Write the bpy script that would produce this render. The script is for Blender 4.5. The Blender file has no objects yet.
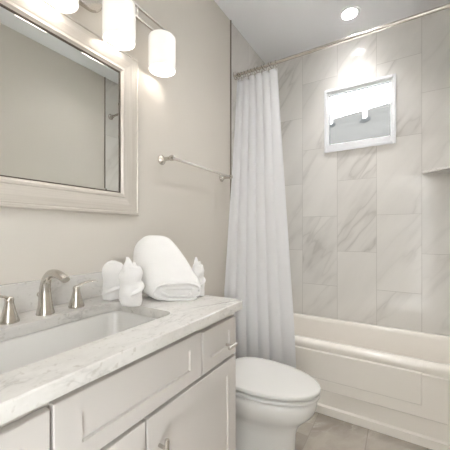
import bpy, bmesh, math, random
from mathutils import Vector, Matrix, noise
random.seed(7)
PI = math.pi
S = bpy.context.scene
COL = S.collection

# ------------------------------------------------------------------ camera, world, exposure
CAM = (1.1, 0.0, 1.1825)
cd = bpy.data.cameras.new('camera')
cam = bpy.data.objects.new('camera', cd); COL.objects.link(cam)
cam.location = CAM
cam.rotation_euler = (PI/2, 0, math.radians(31.63))
cd.sensor_width = 36; cd.lens = 286.0/450*36
cd.shift_y = 7.2/450
cd.clip_start = 0.01
S.camera = cam
S.view_settings.view_transform = 'Standard'
S.view_settings.look = 'None'
S.view_settings.gamma = 1
S.view_settings.use_curve_mapping = False
S.view_settings.exposure = 2.14

SKY = 3.6
BULB = 3.6
SHADE = 0.10
CAN = 165.0
FILL_AISLE = 118.0
FILL_DOOR = 40.0
w = bpy.data.worlds.new('overcast_sky'); S.world = w; w.use_nodes = True
bg = w.node_tree.nodes['Background']
bg.inputs[0].default_value = (0.93, 0.97, 1.0, 1); bg.inputs[1].default_value = SKY

# room dimensions
RX = 1.524; YB = 2.521; YF = -0.34; CEIL = 2.782; YT = 1.864; TH = 0.10
CZ = 0.913

# ------------------------------------------------------------------ materials
def lin(c):
    return tuple(((v/255)/12.92 if v/255 <= .04045 else (((v/255)+.055)/1.055)**2.4) for v in c)
class NT:
    def __init__(s, name):
        s.m = bpy.data.materials.new(name); s.m.use_nodes = True
        s.t = s.m.node_tree; s.t.nodes.clear()
        s.out = s.n('ShaderNodeOutputMaterial')
    def n(s, typ, **kw):
        nd = s.t.nodes.new(typ)
        for k, v in kw.items(): setattr(nd, k, v)
        return nd
    def l(s, a, b): s.t.links.new(a, b)
    def math(s, op, a, b=None, c=None, clamp=False):
        nd = s.n('ShaderNodeMath', operation=op); nd.use_clamp = clamp
        for i, v in enumerate((a, b, c)):
            if v is None: continue
            if isinstance(v, (int, float)): nd.inputs[i].default_value = v
            else: s.l(v, nd.inputs[i])
        return nd.outputs[0]
    def mix(s, f, a, b):
        nd = s.n('ShaderNodeMix', data_type='RGBA')
        for i, v in ((0, f), (6, a), (7, b)):
            if isinstance(v, (int, float)): nd.inputs[i].default_value = v
            elif isinstance(v, tuple): nd.inputs[i].default_value = (*v[:3], 1)
            else: s.l(v, nd.inputs[i])
        return nd.outputs[2]
    def noise(s, vec, scale, detail=4, rough=.5, dist=0, typ='FBM'):
        nd = s.n('ShaderNodeTexNoise')
        nd.inputs['Scale'].default_value = scale; nd.inputs['Detail'].default_value = detail
        nd.inputs['Roughness'].default_value = rough; nd.inputs['Distortion'].default_value = dist
        if vec is not None: s.l(vec, nd.inputs['Vector'])
        return nd
    def ramp(s, fac, stops):
        nd = s.n('ShaderNodeValToRGB'); e = nd.color_ramp.elements
        while len(e) < len(stops): e.new(.5)
        for el, (p, v) in zip(e, stops):
            el.position = p; el.color = (*(v if isinstance(v, tuple) else (v, v, v)), 1)
        s.l(fac, nd.inputs[0]); return nd.outputs[0]
    def bsdf(s, color=None, rough=.5, metal=0, spec=.5, coat=0, **kw):
        b = s.n('ShaderNodeBsdfPrincipled')
        if isinstance(color, tuple): b.inputs['Base Color'].default_value = (*color, 1)
        elif color is not None: s.l(color, b.inputs['Base Color'])
        if isinstance(rough, (int, float)): b.inputs['Roughness'].default_value = rough
        else: s.l(rough, b.inputs['Roughness'])
        b.inputs['Metallic'].default_value = metal
        b.inputs['Specular IOR Level'].default_value = spec
        b.inputs['Coat Weight'].default_value = coat
        b.inputs['Coat Roughness'].default_value = .05
        s.l(b.outputs[0], s.out.inputs[0]); s.b = b; return b
    def bump(s, h, strength=.1, dist=.001):
        nd = s.n('ShaderNodeBump'); nd.inputs['Strength'].default_value = strength
        nd.inputs['Distance'].default_value = dist
        s.l(h, nd.inputs['Height']); s.l(nd.outputs[0], s.b.inputs['Normal'])
    def pos(s): return s.n('ShaderNodeNewGeometry').outputs['Position']
    def obj(s): return s.n('ShaderNodeTexCoord').outputs['Object']

def paint(name, rgb, rough=.5, spec=.4, var=.03, bump=.06, bscale=250):
    t = NT(name); c = lin(rgb)
    nz = t.noise(t.obj(), 2.2, 3)
    d = tuple(v*(1-var) for v in c)
    t.bsdf(t.mix(nz.outputs[0], d, tuple(min(1, v*(1+var)) for v in c)), rough, spec=spec)
    if bump: t.bump(t.noise(t.obj(), bscale, 2).outputs[0], bump, .0008)
    return t.m
def metal(name, rgb, rough=.28):
    t = NT(name)
    nz = t.noise(t.obj(), 30, 2)
    r = t.math('MULTIPLY_ADD', nz.outputs[0], .04, rough-.02)
    t.bsdf(lin(rgb), r, metal=1)
    return t.m
def emit(name, rgb, strength):
    t = NT(name); e = t.n('ShaderNodeEmission')
    nz = t.noise(t.obj(), 8, 1)
    c = lin(rgb)
    t.l(t.mix(nz.outputs[0], c, tuple(v*.98 for v in c)), e.inputs[0])
    e.inputs[1].default_value = strength
    t.l(e.outputs[0], t.out.inputs[0]); return t.m

def marble_color(t, vec, base, vein, dark, scale=1.0, amount=1.0, rnd=None):
    """white marble: soft clouds + thin diagonal veins"""
    if rnd is not None:
        add = t.n('ShaderNodeVectorMath', operation='ADD'); t.l(vec, add.inputs[0])
        cmb = t.n('ShaderNodeCombineXYZ')
        t.l(t.math('MULTIPLY', rnd, 7.3), cmb.inputs[0]); t.l(t.math('MULTIPLY', rnd, 4.1), cmb.inputs[1]); t.l(t.math('MULTIPLY', rnd, 5.7), cmb.inputs[2])
        t.l(cmb.outputs[0], add.inputs[1]); vec = add.outputs[0]
    warp = t.noise(vec, 3.0*scale, 4, .55)
    vm = t.n('ShaderNodeVectorMath', operation='MULTIPLY_ADD')
    t.l(warp.outputs['Color'], vm.inputs[0]); vm.inputs[1].default_value = (.22, .22, .22); t.l(vec, vm.inputs[2])
    v2 = vm.outputs[0]
    n1 = t.noise(v2, 3.2*scale, 3, .5)
    v1 = t.math('ABSOLUTE', t.math('SUBTRACT', n1.outputs[0], .5))
    veins = t.ramp(v1, [(0.0, 1.0), (.012, .55), (.05, .12), (.12, 0.0)])
    cloud = t.noise(v2, 1.7*scale, 5, .6)
    cl = t.ramp(cloud.outputs[0], [(.38, 0.0), (.68, 1.0)])
    mask = t.ramp(t.noise(vec, 2.1*scale, 2).outputs[0], [(.42, 0.0), (.62, 1.0)])
    c = t.mix(t.math('MULTIPLY', cl, .75*amount, clamp=True), lin(base), lin(vein))
    return t.mix(t.math('MULTIPLY', t.math('MULTIPLY', veins, mask), .8*amount, clamp=True), c, lin(dark))

def tile(name, axis, origin, base, vein, dark, grout, bw=.585, bh=.2907, zo=1.025+.2925, mortar=.0016, rough=.12, scale=1.0, amount=1.0, horiz=None):
    """bricks stood on end: columns along `axis`, tile length along the other one"""
    t = NT(name); p = t.pos()
    sp = t.n('ShaderNodeSeparateXYZ'); t.l(p, sp.inputs[0])
    u = t.math('ADD', sp.outputs[horiz or 'Z'], -zo+5.85)
    v = t.math('ADD', sp.outputs[axis], -origin + bh*8)
    cb = t.n('ShaderNodeCombineXYZ'); t.l(u, cb.inputs[0]); t.l(v, cb.inputs[1])
    br = t.n('ShaderNodeTexBrick'); br.offset = .5; br.offset_frequency = 2; br.squash = 1
    t.l(cb.outputs[0], br.inputs['Vector'])
    br.inputs['Color1'].default_value = (0, 0, 0, 1); br.inputs['Color2'].default_value = (1, 1, 1, 1); br.inputs['Mortar'].default_value = (.5, .5, .5, 1)
    br.inputs['Scale'].default_value = 1; br.inputs['Mortar Size'].default_value = mortar
    br.inputs['Mortar Smooth'].default_value = .1
    br.inputs['Brick Width'].default_value = bw; br.inputs['Row Height'].default_value = bh; br.inputs['Bias'].default_value = 0
    bwn = t.n('ShaderNodeRGBToBW'); t.l(br.outputs['Color'], bwn.inputs[0])
    # diagonal stretch so veins run up to the right
    vr = t.n('ShaderNodeVectorRotate', rotation_type='EULER_XYZ'); t.l(p, vr.inputs['Vector'])
    mp = t.n('ShaderNodeMapping'); t.l(vr.outputs[0], mp.inputs['Vector'])
    if horiz: vr.inputs['Rotation'].default_value = (0, 0, .7); mp.inputs['Scale'].default_value = (1, .45, 1)
    elif axis == 'X': vr.inputs['Rotation'].default_value = (0, math.radians(55), 0); mp.inputs['Scale'].default_value = (.30, 1, 1.35)
    else: vr.inputs['Rotation'].default_value = (math.radians(-55), 0, 0); mp.inputs['Scale'].default_value = (1, .30, 1.35)
    c = marble_color(t, mp.outputs[0], base, vein, dark, scale, amount, bwn.outputs[0])
    c = t.mix(br.outputs['Fac'], c, lin(grout))
    r = t.math('MULTIPLY_ADD', br.outputs['Fac'], .5, rough)
    t.bsdf(c, r, spec=.4)
    t.bump(t.math('SUBTRACT', 1.0, br.outputs['Fac']), .25, .001)
    return t.m

M = {}
M['wall'] = paint('greige_wall_paint', (217, 211, 202), .55, .3, .015, .05, 300)
M['ceiling'] = paint('white_ceiling_paint', (246, 247, 249), .7, .2, .01, .05, 220)
M['trimpaint'] = paint('white_trim_paint', (238, 236, 232), .3, .5, .01, 0)
M['cabinet'] = paint('pale_grey_cabinet_paint', (208, 203, 198), .38, .45, .01, 0)
M['cabinet_inside'] = paint('cabinet_face_paint', (196, 190, 182), .45, .4, .01, 0)
M['porcelain'] = paint('white_porcelain', (228, 226, 222), .08, .6, .005, 0)
M['acrylic'] = paint('white_tub_enamel', (243, 238, 230), .16, .5, .006, 0)
M['vinyl'] = paint('white_vinyl', (243, 244, 246), .3, .5, .005, 0)
M['pipe'] = paint('weathered_white_pipe', (120, 120, 119), .5, .3, .01, 0)
M['plastic'] = paint('white_seat_plastic', (228, 227, 223), .18, .5, .005, 0)
M['nickel'] = metal('brushed_nickel', (203, 198, 190), .22)
M['trimnickel'] = metal('satin_metal_edge', (150, 143, 132), .4)
M['flashing'] = paint('dark_pipe_flashing', (34, 34, 34), .8, .1, .02, 0)
M['tile_back'] = tile('marble_wall_tile', 'X', .065, (232, 229, 224), (214, 211, 206), (192, 188, 182), (194, 190, 184))
M['tile_side'] = tile('marble_side_tile', 'Y', 1.874, (232, 229, 224), (214, 211, 206), (192, 188, 182), (194, 190, 184))
M['floor'] = tile('marble_floor_tile', 'X', .642-.2907, (182, 174, 163), (140, 132, 121), (216, 210, 201), (150, 143, 133), horiz='Y', zo=.2, mortar=.0025, rough=.22, scale=2.2)

def counter_mat():
    t = NT('white_grey_marble'); p = t.pos()
    mp = t.n('ShaderNodeMapping'); t.l(p, mp.inputs[0]); mp.inputs['Rotation'].default_value = (.2, .1, .6); mp.inputs['Scale'].default_value = (1, .55, 1)
    c = marble_color(t, mp.outputs[0], (224, 221, 216), (196, 193, 188), (164, 161, 156), 3.4, .75)
    fl = t.ramp(t.noise(p, 55, 2, .6).outputs[0], [(.61, 0.0), (.70, 1.0)])
    c = t.mix(t.math('MULTIPLY', fl, .42), c, lin((176, 168, 158)))
    t.bsdf(c, .14, spec=.5); return t.m
M['counter'] = counter_mat()

def mirror_mat():
    t = NT('mirror_glass'); nz = t.noise(t.obj(), 1.0, 1)
    t.bsdf(t.mix(nz.outputs[0], (.83, .85, .83), (.85, .87, .85)), .004, metal=1); return t.m
M['mirror'] = mirror_mat()

def frame_mat():
    t = NT('brushed_silver_frame'); p = t.pos()
    out = []
    mp = t.n('ShaderNodeMapping'); t.l(p, mp.inputs[0]); mp.inputs['Scale'].default_value = (60, 3, 160)
    nz = t.noise(mp.outputs[0], 1.0, 4, .7)
    c = t.mix(nz.outputs[0], lin((198, 191, 181)), lin((232, 226, 218)))
    t.bsdf(c, .38, metal=.35, spec=.5); return t.m
def frame_mat_v():
    t = NT('brushed_silver_frame_upright'); p = t.pos()
    mp = t.n('ShaderNodeMapping'); t.l(p, mp.inputs[0]); mp.inputs['Scale'].default_value = (60, 160, 3)
    nz = t.noise(mp.outputs[0], 1.0, 4, .7)
    c = t.mix(nz.outputs[0], lin((198, 191, 181)), lin((232, 226, 218)))
    t.bsdf(c, .38, metal=.35, spec=.5); return t.m
M['frame_h'] = frame_mat(); M['frame_v'] = frame_mat_v()

def terry():
    t = NT('white_terry_cloth'); o = t.obj()
    t.bsdf(t.mix(t.noise(o, 9, 2).outputs[0], lin((238, 236, 233)), lin((246, 245, 243))), .95, spec=.1)
    t.b.inputs['Sheen Weight'].default_value = .3
    a = t.noise(o, 420, 2, .6).outputs[0]; b = t.noise(o, 38, 3, .6).outputs[0]
    t.bump(t.math('MULTIPLY_ADD', b, 1.2, a), .5, .0022); return t.m
M['terry'] = terry()

def curtain_mat():
    t = NT('white_curtain_fabric'); o = t.obj()
    c = t.mix(t.noise(o, 30, 2).outputs[0], lin((247, 247, 248)), lin((250, 250, 251)))
    d = t.n('ShaderNodeBsdfDiffuse'); t.l(c, d.inputs[0])
    tr = t.n('ShaderNodeBsdfTranslucent'); t.l(c, tr.inputs[0])
    m = t.n('ShaderNodeMixShader'); m.inputs[0].default_value = .32
    t.l(d.outputs[0], m.inputs[1]); t.l(tr.outputs[0], m.inputs[2]); t.l(m.outputs[0], t.out.inputs[0]); return t.m
M['curtain'] = curtain_mat()

def glass_mat():
    t = NT('clear_window_glass'); nz = t.noise(t.obj(), 2, 1)
    fr = t.n('ShaderNodeFresnel'); fr.inputs[0].default_value = 1.45
    tr = t.n('ShaderNodeBsdfTransparent'); t.l(t.mix(nz.outputs[0], (.97, .98, .98), (.98, .99, .99)), tr.inputs[0])
    gl = t.n('ShaderNodeBsdfGlossy'); gl.inputs['Roughness'].default_value = .01
    m = t.n('ShaderNodeMixShader'); t.l(fr.outputs[0], m.inputs[0]); t.l(tr.outputs[0], m.inputs[1]); t.l(gl.outputs[0], m.inputs[2])
    t.l(m.outputs[0], t.out.inputs[0]); return t.m
M['glass'] = glass_mat()

def shade_mat():
    t = NT('lit_frosted_glass'); nz = t.noise(t.obj(), 20, 2)
    c = t.mix(nz.outputs[0], lin((255, 247, 236)), lin((255, 250, 242)))
    t.bsdf(lin((240, 236, 230)), .25, spec=.5)
    t.l(c, t.b.inputs['Emission Color']); t.b.inputs['Emission Strength'].default_value = SHADE
    return t.m
M['shade'] = shade_mat()
M['bulb'] = emit('lit_bulb', (255, 248, 242), BULB)
M['can'] = emit('lit_lens', (253, 251, 250), CAN)

def shingle():
    t = NT('grey_roof_shingles'); o = t.obj()
    br = t.n('ShaderNodeTexBrick'); t.l(o, br.inputs['Vector'])
    br.inputs['Scale'].default_value = 1; br.inputs['Brick Width'].default_value = .34; br.inputs['Row Height'].default_value = .16
    br.inputs['Mortar Size'].default_value = .012; br.inputs['Mortar Smooth'].default_value = .4
    br.inputs['Color1'].default_value = (*lin((48, 46, 44)), 1); br.inputs['Color2'].default_value = (*lin((40, 38, 36)), 1); br.inputs['Mortar'].default_value = (*lin((30, 29, 28)), 1)
    c = t.mix(t.math('MULTIPLY', t.noise(o, 14, 4).outputs[0], .5), br.outputs[0], lin((52, 50, 47)))
    t.bsdf(c, .9, spec=.2); return t.m
M['shingle'] = shingle()
M['siding'] = paint('pale_siding_paint', (205, 203, 198), .6, .3, .02, 0)

# ------------------------------------------------------------------ mesh helpers
class MB:
    def __init__(s): s.v = []; s.f = []
    def add(s, vs, fs):
        o = len(s.v); s.v += [tuple(v) for v in vs]; s.f += [tuple(i+o for i in f) for f in fs]; return s
    def box(s, x0, x1, y0, y1, z0, z1):
        return s.add([(x0,y0,z0),(x1,y0,z0),(x1,y1,z0),(x0,y1,z0),(x0,y0,z1),(x1,y0,z1),(x1,y1,z1),(x0,y1,z1)],
                     [(0,3,2,1),(4,5,6,7),(0,1,5,4),(1,2,6,5),(2,3,7,6),(3,0,4,7)])
    def loft(s, rings, cap0=True, cap1=True, closed=True):
        n = len(rings[0]); vs = [p for r in rings for p in r]; fs = []
        for i in range(len(rings)-1):
            for j in range(n if closed else n-1):
                k = (j+1) % n
                fs.append((i*n+j, i*n+k, (i+1)*n+k, (i+1)*n+j))
        if cap0: fs.append(tuple(reversed(range(n))))
        if cap1: fs.append(tuple((len(rings)-1)*n+j for j in range(n)))
        return s.add(vs, fs)
    def tube(s, path, r, n=16, caps=True, up=None):
        path = [Vector(p) for p in path]; rings = []; prev = None
        for i, p in enumerate(path):
            d = (path[min(i+1, len(path)-1)] - path[max(i-1, 0)]).normalized()
            if prev is None:
                a = Vector(up) if up else (Vector((0,0,1)) if abs(d.z) < .9 else Vector((1,0,0)))
                a = (a - d*a.dot(d)).normalized()
            else: a = (prev - d*prev.dot(d)).normalized()
            prev = a; b = d.cross(a)
            rr = r[i] if isinstance(r, (list, tuple)) else r
            ra, rb = rr if isinstance(rr, (list, tuple)) else (rr, rr)
            rings.append([p + a*ra*math.cos(2*PI*k/n) + b*rb*math.sin(2*PI*k/n) for k in range(n)])
        return s.loft(rings, caps, caps)
    def lathe(s, prof, c=(0,0,0), axis='z', n=32, caps=True):
        rings = []
        for r, h in prof:
            ring = []
            for k in range(n):
                a = 2*PI*k/n; p, q = r*math.cos(a), r*math.sin(a)
                if axis == 'z': ring.append((c[0]+p, c[1]+q, c[2]+h))
                elif axis == 'x': ring.append((c[0]+h, c[1]+p, c[2]+q))
                else: ring.append((c[0]+q, c[1]+h, c[2]+p))
            rings.append(ring)
        return s.loft(rings, caps, caps)
    def torus(s, c, R, r, axis='z', n=24, m=8):
        vs = []; fs = []
        for i in range(n):
            a = 2*PI*i/n
            for j in range(m):
                b = 2*PI*j/m; q = R + r*math.cos(b); h = r*math.sin(b)
                if axis == 'z': vs.append((c[0]+q*math.cos(a), c[1]+q*math.sin(a), c[2]+h))
                elif axis == 'x': vs.append((c[0]+h, c[1]+q*math.cos(a), c[2]+q*math.sin(a)))
                else: vs.append((c[0]+q*math.cos(a), c[1]+h, c[2]+q*math.sin(a)))
        for i in range(n):
            for j in range(m):
                fs.append((i*m+j, ((i+1)%n)*m+j, ((i+1)%n)*m+(j+1)%m, i*m+(j+1)%m))
        return s.add(vs, fs)

def obj(name, mb, mat, parent=None, smooth=None, bevel=0, seg=2, subsurf=0, origin=None):
    """ONE mesh object from world coordinates; origin at the parent's base or at `origin`"""
    off = Vector((0,0,0))
    if parent is not None: off = world(parent)
    elif origin is not None: off = Vector(origin)
    me = bpy.data.meshes.new(name)
    me.from_pydata([tuple(Vector(v)-(off)) for v in mb.v], [], mb.f)
    me.validate(); me.update()
    bm = bmesh.new(); bm.from_mesh(me); bmesh.ops.remove_doubles(bm, verts=bm.verts, dist=1e-7); bmesh.ops.recalc_face_normals(bm, faces=bm.faces); bm.to_mesh(me); bm.free()
    if smooth is not None:
        for p in me.polygons: p.use_smooth = True
        if smooth < 179: me.set_sharp_from_angle(angle=math.radians(smooth))
    me.materials.append(mat)
    o = bpy.data.objects.new(name, me); COL.objects.link(o)
    if parent is not None: o.parent = parent
    else: o.location = off
    if bevel:
        b = o.modifiers.new('bevel', 'BEVEL'); b.width = bevel; b.segments = seg; b.limit_method = 'ANGLE'; b.angle_limit = math.radians(35)
        b.harden_normals = False
    if subsurf:
        q = o.modifiers.new('subdivision', 'SUBSURF'); q.levels = subsurf; q.render_levels = subsurf
    return o
def world(o):
    v = Vector((0,0,0))
    while o is not None: v += Vector(o.location); o = o.parent
    return v
def tag(o, label, cat, group=None):
    o['label'] = label; o['category'] = cat
    if group: o['group'] = group
    return o
def thing(name, label, cat, loc, group=None):
    o = bpy.data.objects.new(name, None); COL.objects.link(o); o.location = loc; o.empty_display_size = .05
    return tag(o, label, cat, group)
def struct(name, mb, mat, parent=None, **k):
    o = obj(name, mb, mat, parent, **k)
    if parent is None: o['kind'] = 'structure'
    return o
def rrect(x0, x1, y0, y1, z, r, n=5):
    pts = []
    for cx, cy, a0 in ((x1-r, y1-r, 0), (x0+r, y1-r, PI/2), (x0+r, y0+r, PI), (x1-r, y0+r, 1.5*PI)):
        for k in range(n+1):
            a = a0 + PI/2*k/n; pts.append((cx+r*math.cos(a), cy+r*math.sin(a), z))
    return pts
def bez(pts, n=16):
    """Catmull-Rom through pts"""
    P = [Vector(p) for p in pts]; P = [2*P[0]-P[1]] + P + [2*P[-1]-P[-2]]; out = []
    for i in range(1, len(P)-2):
        for k in range(n):
            t = k/n
            out.append(.5*((2*P[i]) + (P[i+1]-P[i-1])*t + (2*P[i-1]-5*P[i]+4*P[i+1]-P[i+2])*t*t + (3*P[i]-P[i-1]-3*P[i+1]+P[i+2])*t**3))
    out.append(P[-2]); return out
def interp(tab, t):
    if t <= tab[0][0]: return tab[0][1]
    for (a, va), (b, vb) in zip(tab, tab[1:]):
        if t <= b:
            u = (t-a)/(b-a); return va + (vb-va)*u
    return tab[-1][1]

# ------------------------------------------------------------------ room shell
struct('floor', MB().box(-TH, RX+TH, YF-TH, YB+TH, -.1, 0), M['floor'])
CANS = ((.778, 2.262), (.88, 1.45), (1.15, .50))
cm_ = MB(); hh = .0525; yy = YF-TH
for cx, cy in sorted(CANS, key=lambda c: c[1]):      # openings for the recessed lights
    cm_.box(-TH, RX+TH, yy, cy-hh, CEIL, CEIL+.1).box(-TH, cx-hh, cy-hh, cy+hh, CEIL, CEIL+.1).box(cx+hh, RX+TH, cy-hh, cy+hh, CEIL, CEIL+.1); yy = cy+hh
cm_.box(-TH, RX+TH, yy, YB+TH, CEIL, CEIL+.1)
struct('ceiling', cm_, M['ceiling'])
struct('wall_left', MB().box(-TH, 0, YF-TH, YT, 0, CEIL), M['wall'])
struct('wall_left_alcove', MB().box(-TH, 0, YT, YB+TH, 0, CEIL), M['tile_side'])
struct('wall_right', MB().box(RX, RX+TH, YF-TH, YT, 0, CEIL), M['wall'])
struct('wall_right_alcove', MB().box(RX, RX+TH, YT, YB+TH, 0, CEIL), M['tile_side'])
struct('wall_front', MB().box(0, .62, YF-TH, YF, 0, CEIL).box(1.42, RX, YF-TH, YF, 0, CEIL).box(.62, 1.42, YF-TH, YF, 2.03, CEIL), M['wall'])
WX0, WX1, WZ0, WZ1 = .543, 1.068, 1.857, 2.383
wb = MB()
wb.box(0, WX0+.012, YB, YB+TH, 0, CEIL).box(WX1-.012, RX, YB, YB+TH, 0, CEIL)
wb.box(WX0+.012, WX1-.012, YB, YB+TH, 0, WZ0+.012).box(WX0+.012, WX1-.012, YB, YB+TH, WZ1-.012, CEIL)
struct('wall_back', wb, M['tile_back'])
struct('trim_1', MB().box(0, .008, YT-.006, YT+.004, .42, CEIL), M['trimnickel'])
struct('trim_2', MB().box(RX-.008, RX, YT-.006, YT+.004, .42, CEIL), M['trimnickel'])
struct('baseboard_left', MB().box(0, .014, 1.01, 1.90, 0, .11), M['trimpaint'], bevel=.004)
struct('baseboard_right', MB().box(RX-.014, RX, YF, 1.90, 0, .11), M['trimpaint'], bevel=.004)
dr = MB().box(.625, 1.415, YF-TH-.035, YF-TH, .01, 2.02)
d1 = struct('door_1', dr, M['trimpaint'], bevel=.003, origin=(.625, YF-TH, 0))
d1.rotation_euler = (0, 0, math.radians(-13))          # unseen door, set ajar outwards to let in added fill daylight
struct('door_handle', MB().lathe([(.025,0),(.025,.006),(.01,.01),(.01,.035),(.026,.042),(.028,.055),(.018,.066),(.001,.068)], (1.35, YF-TH, .95), 'y'), M['nickel'], d1, smooth=40)
dc = MB().box(.54, .62, YF, YF+.03, 0, 2.11).box(1.42, 1.50, YF, YF+.03, 0, 2.11).box(.62, 1.42, YF, YF+.03, 2.03, 2.11)
struct('trim_3', dc, M['trimpaint'], bevel=.003)

# window_1: vinyl awning window
wf = MB()
fw = .026
y0, y1 = YB-.010, YB+.085
wf.box(WX0, WX0+fw*.8, y0, y1, WZ0, WZ1).box(WX1-fw*.8, WX1, y0, y1, WZ0, WZ1)
wf.box(WX0+fw*.8, WX1-fw*.8, y0, y1, WZ1-fw*.9, WZ1).box(WX0+fw*.8, WX1-fw*.8, y0, y1, WZ0, WZ0+fw*.9)
win = struct('window_1', wf, M['vinyl'], bevel=.004)
sa = MB(); a0, a1, b0, b1 = WX0+fw*.8, WX1-fw*.8, WZ0+fw*.9, WZ1-fw*.9
ys0, ys1 = YB+.006, YB+.050
sa.box(a0, a0+.016, ys0, ys1, b0, b1).box(a1-.016, a1, ys0, ys1, b0, b1).box(a0+.016, a1-.016, ys0, ys1, b1-.018, b1).box(a0+.016, a1-.016, ys0, ys1, b0, b0+.042)
struct('window_sash', sa, M['vinyl'], win, bevel=.003)
struct('window_pane', MB().box(a0+.014, a1-.014, YB+.030, YB+.034, b0+.04, b1-.016), M['glass'], win)
struct('window_gasket', MB().box(a0+.016, a1-.016, YB+.024, YB+.036, b1-.021, b1-.017).box(a0+.016, a0+.019, YB+.024, YB+.036, b0+.04, b1-.02), paint('dark_gasket', (90, 92, 95), .7, .2, .01, 0), win)

# ------------------------------------------------------------------ outside: neighbour's roof
rt = thing('neighbor_house', 'grey shingled roof of the neighbouring house seen through the window', 'house', (.1, 7, 0))
def roofmesh():
    A, B = Vector((-4.0, 8.0, 3.88)), Vector((4.2, 8.0, 4.63))   # ridge against the sky
    C_, D = Vector((4.2, 5.5, 2.35)), Vector((-4.0, 5.5, 1.60))
    n = (B-A).cross(D-A).normalized()
    if n.z > 0: n = -n
    t = .12
    m = MB(); q = [A, B, C_, D]; m.add(q + [p + n*t for p in q], [(0,1,2,3),(7,6,5,4),(0,4,5,1),(1,5,6,2),(2,6,7,3),(3,7,4,0)]); return m, A, B, C_, D
rm, rA, rB, rC, rD = roofmesh()
ro = obj('roof', rm, M['shingle'], rt)
obj('house_wall', MB().box(-3.8, 4.0, 6.1, 7.9, 0, 1.9), M['siding'], rt)
def roof_hit(px, py):
    yaw = math.radians(31.63)
    F = Vector((-math.sin(yaw), math.cos(yaw), 0)); R = Vector((math.cos(yaw), math.sin(yaw), 0))
    d = F + R*((px-225)/286) + Vector((0,0,1))*((232.2-py)/286)
    n = (rB-rA).cross(rD-rA); c = Vector(CAM)
    return c + d*((rA-c).dot(n)/d.dot(n))
for lab, base, h, r in (('white vent pipe higher up the roof, right one in the window', (.369, 7.525), .36, .055), ('white vent pipe low on the roof, left one in the window', (-.432, 7.671), .26, .05)):
    n = (rB-rA).cross(rD-rA)
    z = rA.z - (n.x*(base[0]-rA.x) + n.y*(base[1]-rA.y))/n.z + .004
    def on_roof(mb, k):        # the first k rings follow the roof slope
        mb.v = [(x, y, zz - (n.x*(x-base[0]) + n.y*(y-base[1]))/n.z) if q < k else (x, y, zz) for q, (x, y, zz) in enumerate(mb.v)]; return mb
    vt = thing('vent_pipe', lab, 'vent pipe', (base[0], base[1], z), 'vent pipes on the roof outside')
    obj('pipe', on_roof(MB().lathe([(r,.0),(r,h),(r*.8,h),(r*.8,h-.05)], (*base, z), n=20), 20), M['pipe'], vt, smooth=40)
    obj('flashing', on_roof(MB().lathe([(r*2.2,.0),(r*2.1,.012),(r*1.2,.05),(r*1.02,.06)], (*base, z), n=20), 80), M['flashing'], vt, smooth=40)

# ------------------------------------------------------------------ bathtub
TY = 1.918; RZ = .457
tub = thing('bathtub', 'white alcove bathtub with a panelled apron under the marble tile wall', 'bathtub', (RX/2, 2.22, 0))
m = MB(); g = .003
rings = [rrect(g, RX-g, TY-.002, YB-g, 0, .004), rrect(g, RX-g, TY-.002, YB-g, .048, .004), rrect(g, RX-g, TY+.012, YB-g, .056, .004),
         rrect(g, RX-g, TY+.012, YB-g, .385, .004), rrect(g, RX-g, TY+.004, YB-g, .415, .004), rrect(g, RX-g, TY, YB-g, .432, .004), rrect(g, RX-g, TY+.004, YB-g, .447, .006),
         rrect(g+.002, RX-g-.002, TY+.016, YB-g-.002, RZ, .01), rrect(.075, RX-.075, TY+.062, YB-.038, RZ, .05), rrect(.083, RX-.083, TY+.074, YB-.046, RZ-.006, .055),
         rrect(.09, RX-.09, TY+.082, YB-.052, RZ-.025, .06), rrect(.11, RX-.12, TY+.10, YB-.07, .25, .08), rrect(.15, RX-.2, TY+.12, YB-.09, .13, .1), rrect(.22, RX-.3, TY+.17, YB-.14, .10, .1)]
m.loft(rings)
obj('tub_body', m, M['acrylic'], tub, smooth=50)
px0, px1, pz0, pz1 = .05, 1.318, .153, .40
pan = MB()
def slab(m, x0, x1, z0, z1, yb, yf, b):
    m.loft([[(x0,yb,z0),(x1,yb,z0),(x1,yb,z1),(x0,yb,z1)], [(x0,yf+b,z0),(x1,yf+b,z0),(x1,yf+b,z1),(x0,yf+b,z1)],
            [(x0+b,yf,z0+b),(x1-b,yf,z0+b),(x1-b,yf,z1-b),(x0+b,yf,z1-b)]], True, True)
slab(pan, px0, px1, pz0, pz1, TY+.02, TY-.002, .006)
ap = obj('apron_panel', pan, M['acrylic'], tub, bevel=.002)
ip = MB(); slab(ip, .26, 1.20, .222, .408, TY+.002, TY-.007, .007)
obj('raised_field', ip, M['acrylic'], ap, bevel=.003)
obj('drain', MB().lathe([(.03,0),(.03,.003),(.022,.004),(.02,.002),(.001,.002)], (RX-.42, 2.22, .1005)), M['nickel'], tub, smooth=40)

# ------------------------------------------------------------------ corner shelf
cs = MB(); sz = 1.605; L = .293
tri = [(RX-.001, YB-.001), (RX-L, YB-.001), (RX-.001, YB-L)]
cs.add([(x,y,sz) for x,y in tri]+[(x,y,sz+.02) for x,y in tri], [(0,1,2),(5,4,3),(0,3,4,1),(1,4,5,2),(2,5,3,0)])
tag(obj('corner_shelf', cs, M['counter'], origin=(RX-.1, YB-.1, sz), bevel=.003), 'pale marble corner shelf fixed between the tiled shower walls', 'shelf')

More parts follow.
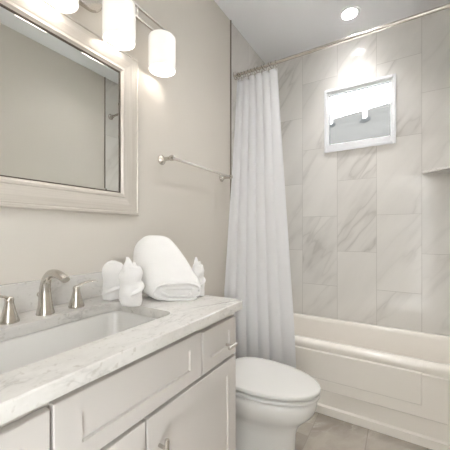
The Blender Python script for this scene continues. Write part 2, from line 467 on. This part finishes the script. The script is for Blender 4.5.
# ------------------------------------------------------------------ shower rod, rings, curtain
RY, RZR = 1.933, 2.396
rod = thing('shower_rod', 'straight brushed nickel shower curtain rod spanning above the bathtub', 'curtain rod', (RX/2, RY, RZR))
obj('rod_tube', MB().tube([(.004, RY, RZR), (RX-.004, RY, RZR)], .0115, 20), M['nickel'], rod, smooth=40)
for x, s in ((0, 1), (RX, -1)):
    obj('rod_flange', MB().lathe([(.030, 0.0005*s), (.030, .006*s), (.024, .012*s), (.0165, .02*s), (.0165, .045*s), (.013, .047*s)], (x, RY, RZR), 'x'), M['nickel'], rod, smooth=40)

def cur(s, t):
    """s 0..1 from wall to free edge, t 0..1 top to bottom"""
    zt = 2.355; zb = .13; z = zt + (zb-zt)*t
    xl = .020 + .0*t
    xr = interp([(0, .352), (.2, .385), (.5, .437), (.8, .488), (1, .512)], t)
    x = xl + (xr-xl)*s
    yl = interp([(0, 1.933), (.12, 1.905), (.3, 1.86), (.5, 1.80), (.72, 1.738), (1, 1.715)], t)
    yr = interp([(0, 1.933), (.3, 1.915), (.84, 1.877), (1, 1.868)], t)
    e = s**.75
    y = yl + (yr-yl)*e
    ph = 2*PI*6.3*(s**.9) + .9*math.sin(2.2*t+1.0)
    amp = (.010 + .003*t) * (.55 + .45*math.sin(3.0*s+.6)) * min(1, .35+4*s)
    amp *= 1 - .25*math.exp(-((t-.5)/.3)**2)
    y += amp*math.sin(ph) + .006*t*math.sin(2*PI*2.1*s+1.7*t)
    x += .006*math.cos(ph)*min(1, 4*s)
    y = min(y, TY-.004) if z < .50 else y
    return (max(x, .006), y, z)
NS, NTT = 150, 70
cm = MB()
cm.add([cur(i/NS, j/NTT) for j in range(NTT+1) for i in range(NS+1)],
       [(j*(NS+1)+i, j*(NS+1)+i+1, (j+1)*(NS+1)+i+1, (j+1)*(NS+1)+i) for j in range(NTT) for i in range(NS)])
c_o = obj('shower_curtain', cm, M['curtain'], smooth=180, origin=(.26, 1.87, .13))
so = c_o.modifiers.new('thickness', 'SOLIDIFY'); so.thickness = .0012; so.offset = 0
tag(c_o, 'white fabric shower curtain gathered at the left end of the rod', 'shower curtain')

ring_proto = None
for k in range(12):
    s = (k+.4)/12; tx, ty, tz = cur(s, 0)
    if ring_proto is None:
        mb = MB(); mb.torus((0, 0, 0), .0215, .0019, 'x', 20, 6)
        ring_proto = obj('curtain_ring', mb, M['nickel'], smooth=180)
        hk = MB().tube(bez([(0, 0, -.021), (.0, -.003, -.03), (0, .0, -.042), (0, .006, -.048), (0, .008, -.042)], 5), .0017, 6)
        hook = obj('hook', hk, M['nickel'], ring_proto, smooth=180)
        r = ring_proto
    else:
        r = ring_proto.copy(); COL.objects.link(r)
        h = hook.copy(); COL.objects.link(h); h.parent = r
    r.location = (tx, RY, RZR-.0085); r.rotation_euler = (0, 0, random.uniform(-.35, .35))
    tag(r, 'small metal curtain ring looped over the rod above the gathered curtain', 'curtain ring', 'curtain rings on the shower rod')

# ------------------------------------------------------------------ recessed ceiling lights
M['fill_door'] = emit('fill_door_lens', (253, 251, 250), FILL_DOOR)  # added fill lamp near the door, unseen, brightens the room
M['fill_aisle'] = emit('fill_aisle_lens', (253, 251, 250), FILL_AISLE)  # added fill lamp over the aisle, unseen, lifts curtain and walls
def recessed(x, y, label, lens='can', d=.085, r=.075):
    t = thing('recessed_light', label, 'ceiling light', (x, y, CEIL), 'recessed ceiling lights')
    q = r*.69
    obj('trim_ring', MB().lathe([(r, -.0005), (r*.985, -.005), (r*.80, -.006), (q, -.003), (q-.002, d), (q+.0005, d), (q+.0008, -.0005), (r, -.0005)], (x, y, CEIL), n=40, caps=False), M['vinyl'], t, smooth=50)
    obj('lens', MB().lathe([(.001, d+.001), (q, d+.001), (q, d+.004), (.001, d+.004)], (x, y, CEIL), n=40), M[lens], t)
    return t
recessed(*CANS[0], 'round recessed ceiling light glowing over the bathtub')
recessed(*CANS[2], 'added round recessed fill light near the door, out of view', 'fill_door')
recessed(*CANS[1], 'added round recessed fill light above the vanity aisle, out of view', 'fill_aisle', .045)

# ------------------------------------------------------------------ vanity
XF = .536; VY0, VY1 = .05, 1.002
van = thing('vanity_cabinet', 'pale grey shaker vanity cabinet under the marble countertop', 'cabinet', (.27, .526, 0))
cb = MB()
cb.box(.003, XF-.020, VY0, VY0+.018, .0, CZ-.034).box(.003, XF-.020, VY1-.018, VY1, .0, CZ-.034)
cb.box(.003, XF-.020, VY0+.018, VY1-.018, .10, .118).box(.003, .02, VY0+.018, VY1-.018, .118, CZ-.034)
cb.box(XF-.09, XF-.075, VY0+.018, VY1-.018, 0, .10)
obj('carcass', cb, M['cabinet'], van)
ff = MB()
for a, b in ((VY0, .072), (.272, .306), (.752, .786), (VY1-.022, VY1)): ff.box(XF-.038, XF-.0195, a, b, .10, CZ-.034)
for a, b in ((.072, .272), (.306, .752), (.786, VY1-.022)): ff.box(XF-.038, XF-.0195, a, b, .838, CZ-.034).box(XF-.038, XF-.0195, a, b, .675, .715).box(XF-.038, XF-.0195, a, b, .10, .13)
ff.box(XF-.038, XF-.0195, .515, .54, .13, .675)
obj('face_frame', ff, M['cabinet_inside'], van)
def shaker(name, y0, y1, z0, z1, rail, railz=None):
    railz = railz or rail
    m = MB(); xb, xf, xr = XF-.0192, XF, XF-.007; bv = .0018
    R0 = [(xb,y0,z0),(xb,y1,z0),(xb,y1,z1),(xb,y0,z1)]
    R1 = [(xf-bv,y0,z0),(xf-bv,y1,z0),(xf-bv,y1,z1),(xf-bv,y0,z1)]
    def q(x, i, j): return [(x,y0+i,z0+j),(x,y1-i,z0+j),(x,y1-i,z1-j),(x,y0+i,z1-j)]
    m.loft([R0, R1, q(xf, bv, bv), q(xf, rail, railz), q(xr, rail+.002, railz+.002)])
    return obj(name, m, M['cabinet'], van)
def tbar(y, z, vertical, parent):
    m = MB()
    m.tube([(XF-.0002, y, z), (XF+.026, y, z)], .0048, 12)
    d = (0, 0, .026) if vertical else (0, .026, 0)
    m.tube([(XF+.029, y-d[1], z-d[2]), (XF+.029, y+d[1], z+d[2])], .0062, 14)
    obj('handle', m, M['nickel'], parent, smooth=40)
d = shaker('drawer', .775, .998, .703, .847, .048, .042); tbar(.925, .757, False, d)
d = shaker('drawer', .056, .287, .703, .847, .048, .042); tbar(.1715, .775, False, d)
shaker('false_front', .293, .768, .703, .853, .058, .042)
d = shaker('door', .530, .998, .112, .692, .058); tbar(.572, .60, True, d)
d = shaker('door', .056, .524, .112, .692, .058); tbar(.482, .60, True, d)

# countertop with undermount sink opening
BX0, BX1, BY0, BY1 = .155, .455, .205, .728
ct = thing('vanity_countertop', 'white marble countertop with grey veining on the vanity', 'countertop', (.285, .52, CZ))
TX, TY0, TY1, CB = .566, .03, 1.008, CZ-.033
sl = MB()
N = 6
out_t = rrect(.002, TX, TY0, TY1, CZ, .012, N); inn_t = rrect(BX0, BX1, BY0, BY1, CZ, .04, N)
n = len(out_t); dz = lambda r, z: [(x, y, z) for x, y, _ in r]
o2 = rrect(.002+.0, TX-.003, TY0, TY1-.003, CZ, .012, N)
sl.loft([dz(inn_t, CB), dz(inn_t, CZ), dz(o2, CZ), dz(out_t, CZ-.003), dz(out_t, CB), dz(inn_t, CB)], False, False)
obj('countertop_slab', sl, M['counter'], ct, smooth=40)
tag(obj('backsplash', MB().box(.002, .020, TY0, TY1, CZ+.0003, CZ+.100), M['counter'], bevel=.0015, origin=(.011, .52, CZ)), 'low grey-veined marble backsplash strip along the wall behind the faucet', 'backsplash')

sink = thing('sink', 'white rectangular undermount sink set into the marble countertop', 'sink', ((BX0+BX1)/2, (BY0+BY1)/2, CB-.15))
e = .004
bs = MB().loft([rrect(BX0-.012, BX1+.012, BY0-.012, BY1+.012, CB-.001, .045, N), rrect(BX0-e, BX1+e, BY0-e, BY1+e, CB-.001, .042, N), rrect(BX0, BX1, BY0, BY1, CB-.01, .042, N),
     rrect(BX0+.012, BX1-.012, BY0+.012, BY1-.012, CB-.08, .05, N), rrect(BX0+.03, BX1-.03, BY0+.03, BY1-.03, CB-.125, .06, N), rrect(BX0+.08, BX1-.08, BY0+.1, BY1-.1, CB-.14, .05, N)], False, True)
so_ = obj('basin', bs, M['porcelain'], sink, smooth=180)
sm = so_.modifiers.new('thickness', 'SOLIDIFY'); sm.thickness = .006; sm.offset = -1
obj('drain', MB().lathe([(.026,.001),(.026,.005),(.02,.006),(.001,.006)], ((BX0+BX1)/2, (BY0+BY1)/2, CB-.14)), M['nickel'], sink, smooth=40)

# faucet
FX, FY = .098, .494
fa = thing('faucet', 'brushed nickel widespread faucet with two lever handles behind the sink', 'faucet', (FX, FY, CZ))
pth = bez([(FX, FY, CZ), (FX, FY, CZ+.035), (FX-.002, FY, CZ+.075), (FX+.005, FY, CZ+.108), (FX+.030, FY, CZ+.132), (FX+.066, FY, CZ+.137), (FX+.100, FY, CZ+.130), (FX+.120, FY, CZ+.122)], 6)
tab = [(0, .0275), (.03, .0265), (.09, .0230), (.25, .0180), (.5, .0145), (.75, .0138), (1, .0120)]
rr = []
for i in range(len(pth)):
    t = i/(len(pth)-1); a = interp(tab, t); rr.append((a*(1-.18*max(0, t-.5)*2), a*(1+.25*max(0, t-.5))))
sp = MB().tube(pth, rr, 20, up=(1,0,0))
obj('spout', sp, M['nickel'], fa, smooth=60)
obj('lift_rod', MB().tube([(FX-.030, FY-.006, CZ), (FX-.030, FY-.006, CZ+.055)], .0022, 8).lathe([(.002,0),(.0055,.004),(.0065,.009),(.0045,.014),(.001,.016)], (FX-.030, FY-.006, CZ+.053), n=14), M['nickel'], fa, smooth=50)
for sgn in (-1, 1):
    hy = FY + sgn*.104; hx = FX+.004
    h = MB().lathe([(.026,0),(.0262,.004),(.0235,.014),(.018,.032),(.0135,.050),(.0115,.062),(.0125,.066),(.0115,.073),(.006,.077),(.001,.078)], (hx, hy, CZ), n=28)
    ho = obj('handle', h, M['nickel'], fa, smooth=50)
    lp = bez([(hx, hy, CZ+.070), (hx+.003, hy+sgn*.018, CZ+.081), (hx+.008, hy+sgn*.044, CZ+.087), (hx+.012, hy+sgn*.070, CZ+.087)], 6)
    rl = [(.0048-.0026*i/(len(lp)-1), .0065+.0005*math.sin(PI*i/(len(lp)-1))) for i in range(len(lp))]
    obj('lever', MB().tube(lp, rl, 12), M['nickel'], ho, smooth=60)

# ------------------------------------------------------------------ towels
def wob(p, a, f, seed=0):
    v = noise.noise_vector(Vector(p)*f + Vector((seed, seed*1.7, seed*.3)))
    return Vector(p) + v*a
# the big bath towel roll, leaning back on its thicker end
Bc, Tc, W = Vector((.348, .857, 0)), Vector((.165, .905, 0)), Vector((.80, .60, 0))
bt = MB(); NR = 30; NP = 48; rings = []
Ax = (Tc-Bc)
for i in range(NR+1):
    t = i/NR
    top = interp([(0, .994), (.1, 1.008), (.35, 1.070), (.65, 1.140), (.85, 1.176), (1, 1.184)], t)
    half = interp([(0, .096), (.08, .103), (.5, .104), (1, .099)], t)
    shrink = 1.0
    if t < .06: shrink = .90 + .10*math.sqrt(max(0, 1-(1-t/.06)**2))
    if t > .72: shrink = max(.30, math.sqrt(max(0, 1-((t-.72)/.29)**2))*.7+.3)
    bot = CZ+.0015
    if t > .72: bot = CZ + .0015 + .05*((t-.72)/.28)**2
    c = Bc + Ax*t
    hz = (top-bot)/2; cz = (top+bot)/2 - 0*(1-shrink)
    ring = []
    for k in range(NP):
        a = 2*PI*k/NP; ca, sa_ = math.cos(a), math.sin(a)
        ex = .72 if sa_ > 0 else .55
        u = math.copysign(abs(ca)**ex, ca)*half*(.4+.6*shrink if t > .72 else shrink)
        vz = math.copysign(abs(sa_)**(.78 if sa_ > 0 else .5), sa_)*hz*(shrink if t < .5 else (.45+.55*shrink))
        if t > .72: vz = math.copysign(abs(sa_)**.8, sa_)*hz*(.3+.7*shrink)
        p = c + W*u; p.z = cz + vz
        p = wob(p, .006, 17)
        p.z = max(p.z, CZ+.001); ring.append(p)
    rings.append(ring)
bt.loft(rings, True, True)
towel = thing('bath_towel', 'large white bath towel rolled thick and leaning back on the countertop', 'towel', (.26, .88, CZ))
obj('towel_roll', bt, M['terry'], towel, smooth=180)
# folded spiral edges on the front end
sp = MB(); prev = None
fn = Vector((.60, -.80, 0)) * .004
nrm = -Ax.normalized()
for lay, (hw, hh, off) in enumerate(((.086, .031, 0), (.060, .016, .25))):
    path = []
    for k in range(40):
        a = 2*PI*k/40*.93 + off
        ca, sa_ = math.cos(a), math.sin(a)
        u = math.copysign(abs(ca)**.6, ca)*hw + .004*math.sin(5*a+lay); z = math.copysign(abs(sa_)**.75, sa_)*hh
        p = Bc + W*u + nrm*(.0035+.001*math.sin(3*a)); p.z = .953 + z - .004 + .003*math.sin(2*a+lay)
        path.append(p)
    sp.tube(path, [(.0065, .0048)]*len(path), 8)
obj('rolled_edge', sp, M['terry'], towel, smooth=180)

def washcloth(x, y, h, r, label, seed, lean=0, face=0.0, twin=True):
    """a small cloth rolled upright with pointed petals folded at the top"""
    t = thing('washcloth', label, 'towel', (x, y, CZ), 'rolled white washcloths on the counter')
    m = MB(); R = []
    n = 36
    for i in range(22):
        q = i/21; z = CZ + .001 + h*.80*q
        rad = r*(interp([(0, .92), (.1, 1.0), (.35, 1.02), (.55, .9), (.8, .98), (1, .72)], q) if twin else interp([(0, .80), (.12, .96), (.35, 1.03), (.6, 1.06), (.8, .97), (.9, .80), (.96, .55), (1, .15)], q))
        ring = []
        for k in range(n):
            a = 2*PI*k/n
            rr_ = rad*(1 + .09*math.sin(a + 5.5*q + seed) + .04*math.sin(3*a - 4*q + seed))
            p = Vector((x + lean*q + rr_*math.cos(a), y + rr_*.92*math.sin(a), z))
            p = wob(p, .0065, 30, seed); p.z = max(p.z, CZ+.001); ring.append(p)
        R.append(ring)
    m.loft(R)
    obj('cloth_roll', m, M['terry'], t, smooth=180)
    # wrapped band edge winding round the roll
    path = []
    for k in range(44):
        q = k/43; a = face - 1.6 + q*5.2
        zz = CZ + h*(.12 + .46*q)
        path.append((x + lean*.5*q + r*.95*math.cos(a), y + r*.89*math.sin(a), zz))
    obj('wrapped_edge', MB().tube(path, [(.28*r*(1-.5*abs(2*k/43-1)), .10*r) for k in range(44)], 8), M['terry'], t, smooth=180)
    # petals
    for j, (da, ph, ht) in enumerate(((-.75, 0, 1.0), (.75, 1, .90)) if twin else ((-.8, 0, .80), (.9, 1, .74))):
        a = face + da; rings = []
        for i in range(14):
            q = i/13; z = CZ + h*(.40 + (ht-.40)*q)
            wd = r*.78*interp([(0, .8), (.3, 1.0), (.6, .80), (.85, .42), (1, .10)], q) if twin else r*.85*interp([(0, .8), (.4, 1), (.8, .85), (1, .45)], q)
            th = r*.34*interp([(0, 1), (.6, .8), (1, .35)], q)
            cx = x + lean*q + r*(.62 - .12*q)*math.cos(a)*.8; cy = y + r*(.62-.12*q)*math.sin(a)*.8
            ring = []
            for k in range(16):
                b = 2*PI*k/16
                u = wd*math.cos(b); v = th*math.sin(b) - .25*wd*math.cos(b)**2
                p = Vector((cx + v*math.cos(a) - u*math.sin(a), cy + v*math.sin(a) + u*math.cos(a), z))
                ring.append(wob(p, .005, 34, seed+j))
            rings.append(ring)
        obj('folded_petal', MB().loft(rings), M['terry'], t, smooth=180)
    return t
toward = math.atan2(-1.0, 1.0)
washcloth(.245, .722, .178, .042, 'white washcloth rolled upright with a pointed top, in front left of the bath towel', 1.3, 0, toward)
washcloth(.110, .748, .190, .044, 'plump round rolled white washcloth against the backsplash, leftmost of the towels', 4.1, 0, toward+.3, False)
washcloth(.366, .972, .165, .028, 'slim pointed white washcloth right of the bath towel at the counter end', 7.7, 0, toward-.2)

# ------------------------------------------------------------------ mirror
MY0, MY1, MZ0, MZ1 = .02, .960, 1.262, 2.013
FWD = .100
mir = thing('wall_mirror', 'large rectangular wall mirror in a wide silvery moulded frame', 'mirror', (.0, (MY0+MY1)/2, MZ0))
prof = [(0.0, .001), (0.0, .020), (.004, .026), (.012, .027), (.016, .022), (.020, .0235), (.045, .0225), (.072, .0175), (.078, .0155), (.081, .0195), (.090, .0195), (.095, .014), (FWD, .010), (FWD, .001)]
def moulding(side):
    m = MB(); R = []
    for d_, x in prof:
        if side in 'tb':
            z = MZ1-d_ if side == 't' else MZ0+d_
            R.append([(x, MY0+d_, z), (x, MY1-d_, z)])
        else:
            y = MY1-d_ if side == 'r' else MY0+d_
            R.append([(x, y, MZ0+d_), (x, y, MZ1-d_)])
    n = len(R)
    vs = [p for r in R for p in r]; fs = [(2*i, 2*i+1, 2*((i+1) % n)+1, 2*((i+1) % n)) for i in range(n)]
    fs += [tuple(2*i for i in range(n)), tuple(2*i+1 for i in reversed(range(n)))]
    return m.add(vs, fs)
for s in 'tblr':
    obj('frame_rail' if s in 'tb' else 'frame_stile', moulding(s), M['frame_h'] if s in 'tb' else M['frame_v'], mir)
gy0, gy1, gz0, gz1 = MY0+FWD, MY1-FWD, MZ0+FWD-.016, MZ1-FWD
gz0, gz1 = MZ0+FWD, MZ1-FWD
bvl = .010
gm = MB()
def gq(x, i): return [(x, gy0+i, gz0+i), (x, gy1-i, gz0+i), (x, gy1-i, gz1-i), (x, gy0+i, gz1-i)]
gm.loft([gq(.002, -.004), gq(.0072, -.004), gq(.0075, 0), gq(.0082, bvl)], True, True)
obj('mirror_glass', gm, M['mirror'], mir)
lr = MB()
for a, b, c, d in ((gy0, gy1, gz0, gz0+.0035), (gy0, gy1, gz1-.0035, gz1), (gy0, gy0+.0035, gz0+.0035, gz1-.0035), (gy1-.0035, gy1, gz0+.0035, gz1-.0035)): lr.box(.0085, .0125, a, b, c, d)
obj('inner_edge_shade', lr, paint('painted_edge_shade', (96, 86, 76), .5, .4, .02, 0), mir)  # dark strip painted in for the shade and reflection line along the glass edge

# ------------------------------------------------------------------ vanity light
SY = [.287, .543, .800, 1.057]; SX = .079; SZ0, SZ1, SR = 1.994, 2.158, .067
LC = .672; RX0 = .040; RU, RLO = 2.248, 2.196
vl = thing('vanity_light', 'nickel bar light with white frosted glass shades above the mirror', 'wall light', (0, LC, 2.10))
obj('back_plate', MB().loft([[(x, LC+(y-LC)*k, 2.17+(z-2.17)*k) for x, y, z in [(xx, yy, zz) for yy, zz, _ in rrect(LC-.10, LC+.10, 2.095, 2.245, 0, .07, 8)]] for xx, k in ((.001, 1.0), (.012, 1.0), (.019, .93))]), M['nickel'], vl, smooth=40)
E0, E1 = SY[0]-.126, SY[3]+.126
for z in (RU, RLO):
    obj('rail', MB().box(RX0-.005, RX0+.005, E0, E1, z-.005, z+.005), M['nickel'], vl, bevel=.0015)
for y in (E0, .415, LC, .929, E1):
    obj('upright', MB().box(RX0-.0045, RX0+.0045, y-.005, y+.005, RLO+.0045, RU-.0045), M['nickel'], vl)
for y in (LC-.05, LC+.05):
    obj('arm', MB().tube([(.017, y, RLO), (RX0-.004, y, RLO)], .006, 10), M['nickel'], vl, smooth=60)
for y in SY:
    obj('stem', MB().tube([(RX0, y, RLO-.004), (RX0, y, SZ1-.012)], .006, 10).lathe([(.030, SZ1-.0065), (.030, SZ1-.03), (.02, SZ1-.034)], (SX, y, 0), n=20), M['nickel'], vl, smooth=40)
    sh = MB().lathe([(.001, SZ1), (SR-.006, SZ1), (SR-.001, SZ1-.004), (SR, SZ1-.010), (SR, SZ0+.002), (SR-.001, SZ0), (SR-.004, SZ0), (SR-.005, SZ0+.003), (SR-.005, SZ1-.012), (SR-.010, SZ1-.006), (.001, SZ1-.006)], (SX, y, 0), n=40, caps=False)
    s_ = obj('lamp_shade', sh, M['shade'], vl, smooth=50)
    bl = MB().lathe([(.013, .075), (.014, .05), (.026, .040), (.040, .014), (.041, -.010), (.032, -.032), (.014, -.044), (.001, -.046)], (SX, y, SZ0+.066), n=24)
    obj('bulb', bl, M['bulb'], s_, smooth=180)

# ------------------------------------------------------------------ towel bar
tbz = 1.572; tb = thing('towel_bar', 'brushed nickel towel bar mounted on the wall beside the curtain', 'towel bar', (0, 1.36, tbz))
for y in (1.132, 1.735):
    obj('post', MB().lathe([(.027, .0005), (.027, .005), (.022, .010), (.013, .02), (.0105, .035), (.0105, .060), (.0145, .066), (.0155, .078), (.012, .088), (.001, .090)], (0, y, tbz), 'x', 24), M['nickel'], tb, smooth=50)
obj('bar', MB().tube([(.076, 1.122, tbz), (.076, 1.745, tbz)], .0075, 16), M['nickel'], tb, smooth=40)

# ------------------------------------------------------------------ toilet
TC = 1.405
toi = thing('toilet', 'white two piece toilet with its lid closed beside the vanity', 'toilet', (.42, TC, 0))
def egg(x0, x1, hw, z, n=48, back=.0, sq=.8):
    """egg outline: x0 back, x1 front tip"""
    xm = x0 + (x1-x0)*.40; pts = []
    for k in range(n):
        a = 2*PI*k/n; c, s = math.cos(a), math.sin(a)
        if c >= 0: x = xm + (x1-xm)*c; y = hw*math.copysign(abs(s)**1.0, s)
        else: x = xm + (xm-x0)*math.copysign(abs(c)**sq, c); y = hw*math.copysign(abs(s)**(sq), s)
        pts.append((x, TC+y, z))
    return pts
bw_ = MB()
bw_.loft([egg(.19, .660, .114, .001), egg(.19, .660, .114, .012), egg(.195, .652, .108, .03), egg(.20, .646, .103, .10), egg(.20, .650, .105, .17), egg(.20, .660, .110, .205), egg(.203, .676, .123, .23),
          egg(.21, .700, .141, .255), egg(.217, .725, .157, .28), egg(.222, .743, .168, .305), egg(.227, .752, .174, .33), egg(.23, .755, .174, .360), egg(.236, .748, .168, .3725)])
obj('bowl', bw_, M['porcelain'], toi, smooth=180)
sh_ = MB().loft([rrect(.02, .30, TC-.13, TC+.13, z, .05) for z in (.255, .262, .366, .376)])
obj('tank_deck', sh_, M['porcelain'], toi, smooth=50, bevel=.006)
def lidm(x0, x1, hw, z0, z1, b, dome=0):
    m = MB(); R = [egg(x0+b, x1-b, hw-b, z0), egg(x0, x1, hw, z0+b*.6), egg(x0, x1, hw, z1-b), egg(x0+b*.3, x1-b*.3, hw-b*.3, z1-b*.3), egg(x0+b, x1-b, hw-b, z1)]
    if dome: R += [egg(x0+(x1-x0)*.5*k, x1-(x1-x0)*.45*k, hw*(1-.9*k), z1+dome*(1-(1-k)**2)) for k in (.2, .45, .7, 1)]
    return m.loft(R)
def flatback(mb, xb):
    mb.v = [(max(x, xb), y, z) for x, y, z in mb.v]; return mb
obj('seat', flatback(lidm(.235, .767, .180, .3805, .396, .005), .262), M['plastic'], toi, smooth=60)
obj('lid', flatback(lidm(.235, .770, .181, .4045, .426, .006, .004), .265), M['plastic'], toi, smooth=60)
for s in (-1, 1):
    obj('hinge', MB().tube([(.258, TC+s*.075-.018, .396), (.258, TC+s*.075+.018, .396)], .011, 14), M['plastic'], toi, smooth=50)
    obj('bolt_cap', MB().lathe([(.019, 0), (.019, .006), (.014, .016), (.006, .021), (.001, .022)], (.36, TC+s*.106, .012), n=18), M['plastic'], toi, smooth=60)
tk = MB().loft([rrect(.02, .165, TC-.195, TC+.195, .3765, .04), rrect(.012, .18, TC-.205, TC+.205, .42, .035), rrect(.010, .19, TC-.212, TC+.212, .695, .03)])
tank = obj('tank', tk, M['porcelain'], toi, smooth=50)
obj('tank_lid', MB().loft([rrect(.006, .196, TC-.218, TC+.218, .6955, .03), rrect(.006, .196, TC-.218, TC+.218, .715, .03), rrect(.012, .190, TC-.212, TC+.212, .722, .03)]), M['porcelain'], toi, smooth=40)
fl = MB().tube([(.188, TC-.15, .64), (.206, TC-.15, .64)], .009, 12).tube([(.204, TC-.155, .641), (.207, TC-.10, .634), (.207, TC-.075, .632)], .005, 10)
obj('flush_lever', fl, M['nickel'], toi, smooth=50)
